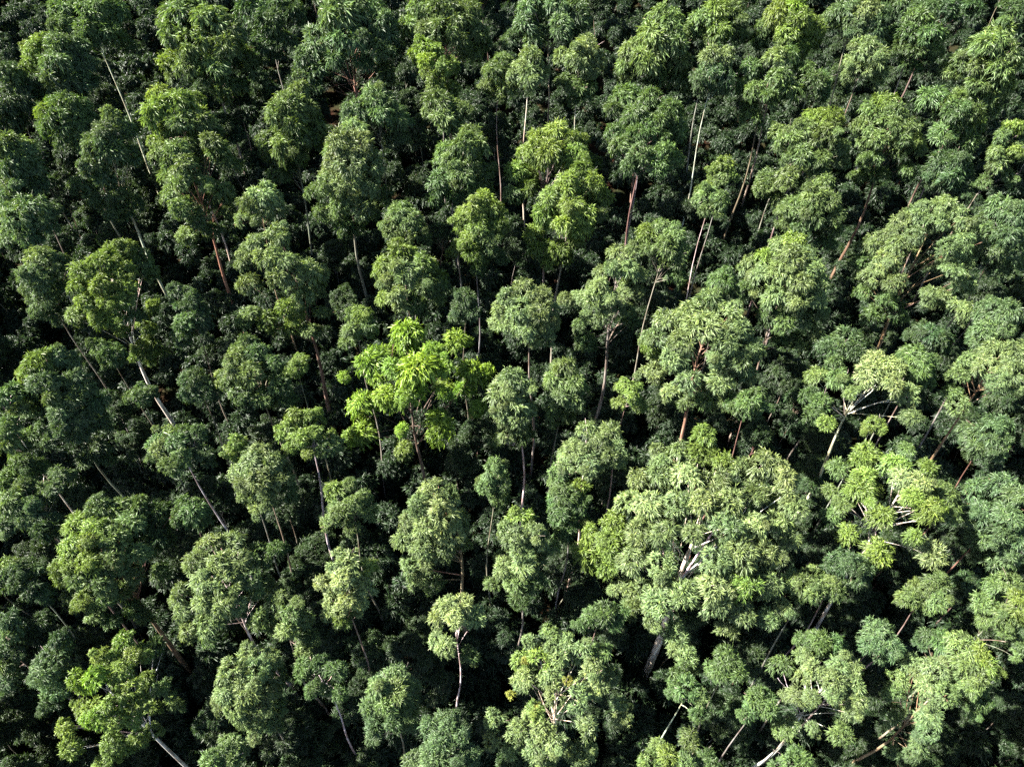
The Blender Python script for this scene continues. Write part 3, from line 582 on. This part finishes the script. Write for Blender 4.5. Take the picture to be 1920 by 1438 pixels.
('dull green crown between the giant tree and the dark blue round crown', 'g', 'std', 'g', {'dh': -1.5}, '1538,1202,22 1566,1207,20 1510,1204,18'),
('green tufted tree at the foot of the thick white trunk', 'g', 'std', 'w', {'dh': -1}, '1277,1268,21 1288,1290,21 1312,1306,19,q 1267,1287,17 1309,1328,16'),
('green crown low right of the thick white trunk', 'g', 'std', 'g', {'dh': -1}, '1364,1237,24 1380,1258,20 1350,1260,18'),
('dark green crown left of the spidery-stemmed crown', 'g', 'std', 'g', {'dh': -1}, '1416,1313,22 1406,1335,20 1438,1328,20'),
('yellowish tops cut by the bottom edge under the thick white trunk', 'o', 'std', 'g', {}, '1221,1426,22 1250,1418,20,y 1285,1430,20 1325,1428,20,g'),
('light green top cut by the bottom edge under the pale olive dome', 'q', 'std', 'g', {}, '400,1429,24 438,1416,21 420,1412,18'),
('little green top cut by the bottom edge, below the spidery-stemmed crown', 'g', 'std', 'g', {}, '1482,1432,21 1508,1428,17 1460,1436,15'),
('small oval green crown between the slim pale and the silvery billowing trees', 'q', 'std', 'g', {'dh': -1}, '925,880,22 915,905,18 940,910,18 935,936,18,g'),
('green low crown left of the giant tree\'s lower lobes, above the speckled tree', 'g', 'long', 'g', {'dh': -1}, '1134,1150,22 1110,1155,20 1160,1148,18 1090,1170,15'),
('tall dark bluish crown in the lower left, left of the straggly yellow tree', 'b', 'fine', 'g', {'dh': -1.2}, '104,1227,28,d 87,1262,24 104,1290,24 94,1315,20,d 110,1200,18,d'),
('dark green crown on the left edge near the bottom, thin white twig in front', 'd', 'std', 'w', {'dh': -1}, '14,1158,20 17,1192,20,q 10,1245,22,q 7,1280,18 30,1220,16'),
('dull green crown on the left edge beside the rounded big tree', 'd', 'std', 'g', {'dh': -1}, '10,1064,22,q 22,1078,20 36,1092,18 83,1112,18 60,1105,16'),
('small dark clump above the rounded big tree\'s yellow flank', 'd', 'std', 'g', {'dh': -1.5}, '87,990,24 72,975,17 100,975,15'),
('pale dim crown at the right foot of the giant spreading tree', 'q', 'std', 'g', {'dh': -1}, '1503,1094,24 1482,1088,21 1524,1106,20 1559,1094,17'),
('dim yellowish crown beneath the lime-tinted tree, by the leaning trunks', 'o', 'std', 'g', {'dh': -1.5}, '1754,1094,23 1712,1122,21 1760,1124,18 1735,1108,17'),
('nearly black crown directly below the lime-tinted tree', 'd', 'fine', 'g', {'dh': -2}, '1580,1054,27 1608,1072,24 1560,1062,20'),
('dim green crown right of the rounded big tree, above the broad pale crown', 'g', 'std', 'g', {'dh': -1}, '361,960,22 348,945,19 380,982,18 335,965,16'),
('shaded green sprays between the white-trunked bright tree and the zigzag tree', 'd', 'long', 'g', {'dh': -1.5}, '348,605,21,g 341,622,18 330,545,16 375,595,20 360,560,16'),
('dim crown under the left side of the white-trunked bright tree', 'g', 'std', 'g', {'dh': -2}, '198,665,19 217,668,18 185,650,16'),
('grey shaded dome right of the stark white trunk', 'd', 'fine', 'g', {'dh': -1.5}, '369,713,22 358,735,20 383,732,20 350,715,15'),
('small dim tuft left of the stark white trunk\'s lower end', 'g', 'std', 'g', {'dh': -2.5}, '262,745,17 280,735,14 250,738,13'),
]
for spec in TREES:
    photo_tree(spec)
# stretches of trunk that stand free in the photograph: nothing is planted in front of them
for seg in ((285,683,338,790), (590,640,670,890), (1255,1190,1215,1330), (903,1180,925,1310), (866,1028,877,1108), (975,830,1000,970), (1010,780,1018,980),
            (1155,640,1140,780), (375,470,440,600), (310,440,345,520), (1000,165,1003,240), (1218,170,1218,230), (1205,340,1200,420), (1420,280,1385,440),
            (1332,180,1328,260), (449,1164,494,1223), (341,1385,375,1420), (1514,1326,1430,1435), (1686,1115,1615,1199), (1085,440,1078,500), (1500,1130,1480,1200),
            (690,430,705,480), (292,1098,327,1147), (600,860,620,900), (1816,852,1764,894), (1625,290,1580,410), (668,140,672,170), (260,90,265,160)):
    for k in range(7):
        MASK.append((seg[0] + (seg[2] - seg[0]) * k / 6, seg[1] + (seg[3] - seg[1]) * k / 6 + 10, 52))

# ------------------------------------------------------------------ shaded trees seen in the gaps
LANDMARKS = [
 (100,120,'blue-green bushy tree'), (360,90,'yellow-tipped tall tree'), (650,90,'open-branched tall tree'), (830,60,'olive-yellow top crown'),
 (1000,130,'white-stemmed small tree'), (1225,90,'broad-headed tall tree'), (1345,45,'round yellowish top crown'), (1475,45,'brightest yellow top crown'),
 (1620,110,'neat pale blue dome'), (1850,120,'bright stacked tree'), (210,300,'pale-limbed leaning tree'), (320,220,'bright twin-dome tree'),
 (370,370,'orange-trunked layered tree'), (545,240,'olive peaked-top tree'), (660,330,'large silvery tree'), (490,385,'pink-stemmed pale crown'),
 (875,310,'stacked-clump green tree'), (1065,400,'double-stacked yellowish tree'), (905,430,'layered yellowish pale tree'), (1500,280,'broad olive-yellow tree'),
 (1525,400,'nestled olive tree'), (1660,260,'wide-spreading brown-trunked tree'), (1740,480,'sage-green tan-limbed tree'), (1470,540,'cauliflower crown'),
 (1150,550,'thick grey-brown trunk tree'), (225,550,'white-trunked bright tree'), (530,530,'zigzag-shaped tree'), (470,700,'leafy crown under the zigzag tree'),
 (765,520,'four-bulged dome'), (985,590,'central sage dome'), (780,720,'lime green tree'), (1310,660,'pale spreading dome'), (1620,730,'silver-limbed bowl tree'),
 (1870,690,'yellow-limbed right-edge tree'), (1300,1000,'giant spreading tree'), (1670,940,'lime-tinted tufted tree'), (1870,980,'blue-green right-edge tree'),
 (1110,850,'white-forked pale dome'), (960,760,'slim pale tree'), (1058,735,'narrow green tree'), (490,890,'pale clustered crown'), (335,845,'half-lit crown'),
 (570,815,'yellow shrubby tree'), (130,760,'long drooping blue-green tree'), (30,850,'left-edge tier with white stems'), (205,1060,'rounded big tree'),
 (410,1100,'broad pale crown'), (220,1320,'straggly yellow tree'), (470,1300,'pale olive dome'), (650,1105,'palest cream-green crown'), (810,1000,'silvery billowing crown'),
 (975,1040,'light olive crown'), (855,1170,'white-twigged ragged crown'), (735,1325,'feathery cool green tree'), (1050,1310,'yellow-speckled tree'),
 (1540,1290,'spidery-stemmed crown'), (1725,1310,'pinkish-twigged crown'), (1830,1260,'yellow-green tall crown'), (1885,1130,'bright right-edge tree'),
 (80,530,'bluish ragged dome'), (30,320,'drooping left-edge mass'), (1880,440,'dark right-edge crown'), (90,1260,'tall dark bluish crown')]
LOOK = ['dim shaded', 'thin shadowy', 'dull green', 'small dark', 'half-hidden dark', 'low murky', 'sparse shaded', 'dusky', 'stunted dark', 'faint grey-green']

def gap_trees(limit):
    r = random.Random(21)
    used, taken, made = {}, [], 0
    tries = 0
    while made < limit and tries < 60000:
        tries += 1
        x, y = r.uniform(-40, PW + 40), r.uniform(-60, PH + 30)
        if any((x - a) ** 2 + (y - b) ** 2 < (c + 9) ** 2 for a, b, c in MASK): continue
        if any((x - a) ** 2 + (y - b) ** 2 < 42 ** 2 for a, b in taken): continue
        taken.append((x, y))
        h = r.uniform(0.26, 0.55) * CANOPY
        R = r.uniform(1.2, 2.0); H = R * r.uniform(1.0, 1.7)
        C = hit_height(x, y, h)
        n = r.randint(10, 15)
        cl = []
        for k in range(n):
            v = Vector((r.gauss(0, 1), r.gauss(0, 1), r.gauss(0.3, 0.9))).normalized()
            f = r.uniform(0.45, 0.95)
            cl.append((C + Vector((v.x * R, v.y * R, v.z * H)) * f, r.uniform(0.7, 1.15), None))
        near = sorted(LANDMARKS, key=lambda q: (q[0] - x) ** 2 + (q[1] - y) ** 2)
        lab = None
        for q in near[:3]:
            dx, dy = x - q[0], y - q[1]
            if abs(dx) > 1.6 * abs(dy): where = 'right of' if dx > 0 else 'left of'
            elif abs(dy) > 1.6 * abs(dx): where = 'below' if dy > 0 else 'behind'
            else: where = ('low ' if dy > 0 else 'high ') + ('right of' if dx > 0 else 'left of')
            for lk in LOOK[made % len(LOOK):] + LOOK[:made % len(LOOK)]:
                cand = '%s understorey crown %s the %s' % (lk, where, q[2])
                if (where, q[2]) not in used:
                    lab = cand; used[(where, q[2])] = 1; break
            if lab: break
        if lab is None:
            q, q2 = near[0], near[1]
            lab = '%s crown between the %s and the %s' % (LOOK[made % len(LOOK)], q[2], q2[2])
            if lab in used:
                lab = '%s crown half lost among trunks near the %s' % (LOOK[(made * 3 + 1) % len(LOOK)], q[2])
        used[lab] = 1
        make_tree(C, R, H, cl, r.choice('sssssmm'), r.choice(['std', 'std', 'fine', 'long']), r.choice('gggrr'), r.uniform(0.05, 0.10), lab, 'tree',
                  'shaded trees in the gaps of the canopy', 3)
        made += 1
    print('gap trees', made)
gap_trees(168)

# ------------------------------------------------------------------ masses that nobody could count
def scatter_object(name, pts, rots, scls, protos):
    """One object whose geometry nodes set a leafy spray on every point."""
    me = bpy.data.meshes.new(name)
    me.vertices.add(len(pts)); me.vertices.foreach_set('co', np.ascontiguousarray(pts, dtype=np.float32).ravel())
    a = me.attributes.new('turn', 'FLOAT_VECTOR', 'POINT'); a.data.foreach_set('vector', np.ascontiguousarray(rots, dtype=np.float32).ravel())
    a = me.attributes.new('size', 'FLOAT', 'POINT'); a.data.foreach_set('value', np.ascontiguousarray(scls, dtype=np.float32))
    o = link(name, me)
    ng = bpy.data.node_groups.new(name + '_scatter', 'GeometryNodeTree')
    ng.interface.new_socket('Geometry', in_out='INPUT', socket_type='NodeSocketGeometry')
    ng.interface.new_socket('Geometry', in_out='OUTPUT', socket_type='NodeSocketGeometry')
    N, L = ng.nodes.new, ng.links.new
    gi, go = N('NodeGroupInput'), N('NodeGroupOutput')
    join = N('GeometryNodeJoinGeometry')
    for me_p in protos:
        po = bpy.data.objects.new('spray_source', me_p)
        oi = N('GeometryNodeObjectInfo'); oi.inputs['Object'].default_value = po
        g2i = N('GeometryNodeGeometryToInstance')
        L(oi.outputs['Geometry'], g2i.inputs[0]); L(g2i.outputs[0], join.inputs[0])
    iop = N('GeometryNodeInstanceOnPoints')
    iop.inputs['Pick Instance'].default_value = True
    L(gi.outputs[0], iop.inputs['Points']); L(join.outputs[0], iop.inputs['Instance'])
    at = N('GeometryNodeInputNamedAttribute'); at.data_type = 'FLOAT_VECTOR'; at.inputs['Name'].default_value = 'turn'
    e2r = N('FunctionNodeEulerToRotation')
    L(at.outputs['Attribute'], e2r.inputs[0]); L(e2r.outputs[0], iop.inputs['Rotation'])
    sc = N('GeometryNodeInputNamedAttribute'); sc.data_type = 'FLOAT'; sc.inputs['Name'].default_value = 'size'
    L(sc.outputs['Attribute'], iop.inputs['Scale'])
    L(iop.outputs[0], go.inputs[0])
    md = o.modifiers.new('scatter', 'NODES'); md.node_group = ng
    o['kind'] = 'stuff'
    return o

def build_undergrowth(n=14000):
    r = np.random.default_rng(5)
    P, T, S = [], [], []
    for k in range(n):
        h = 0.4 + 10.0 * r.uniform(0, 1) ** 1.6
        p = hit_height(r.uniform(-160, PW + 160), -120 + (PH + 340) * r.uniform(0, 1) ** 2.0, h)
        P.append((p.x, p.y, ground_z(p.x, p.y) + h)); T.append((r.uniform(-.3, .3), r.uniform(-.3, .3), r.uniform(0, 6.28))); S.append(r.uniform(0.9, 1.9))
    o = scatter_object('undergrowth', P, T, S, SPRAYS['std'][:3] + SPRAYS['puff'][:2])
    o.color = (0.021, 0.041, 0.018, 1)  # leaf colour darkened to carry the shade under the canopy
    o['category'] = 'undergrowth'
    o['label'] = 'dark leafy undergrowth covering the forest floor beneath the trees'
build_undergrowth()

def build_forest_around(n=95):
    """The forest goes on beyond the picture's edges."""
    r = np.random.default_rng(11)
    P, T, S = [], [], []
    k = 0
    while k < n:
        x, y = r.uniform(-900, PW + 900), r.uniform(-110, PH + 500)
        if -110 < x < PW + 110 and y < PH + 130: continue
        c = hit_height(x, y, CANOPY * r.uniform(0.8, 1.0) - 3)
        R = r.uniform(2.0, 3.4); H = R * r.uniform(0.9, 1.5)
        for q in range(int(r.integers(18, 30))):
            v = r.normal(size=3); v[2] = v[2] * 0.9 + 0.2; v /= np.linalg.norm(v)
            f = r.uniform(0.5, 1.0)
            P.append((c.x + v[0] * R * f, c.y + v[1] * R * f, c.z + v[2] * H * f))
            T.append((r.uniform(-.3, .3), r.uniform(-.3, .3), r.uniform(0, 6.28))); S.append(r.uniform(0.9, 1.4))
        k += 1
    o = scatter_object('surrounding_forest', P, T, S, SPRAYS['std'][:4])
    o.color = (0.060, 0.112, 0.034, 1)
    o['category'] = 'forest'
    o['label'] = 'green forest canopy going on beyond the edges of the view'
build_forest_around()
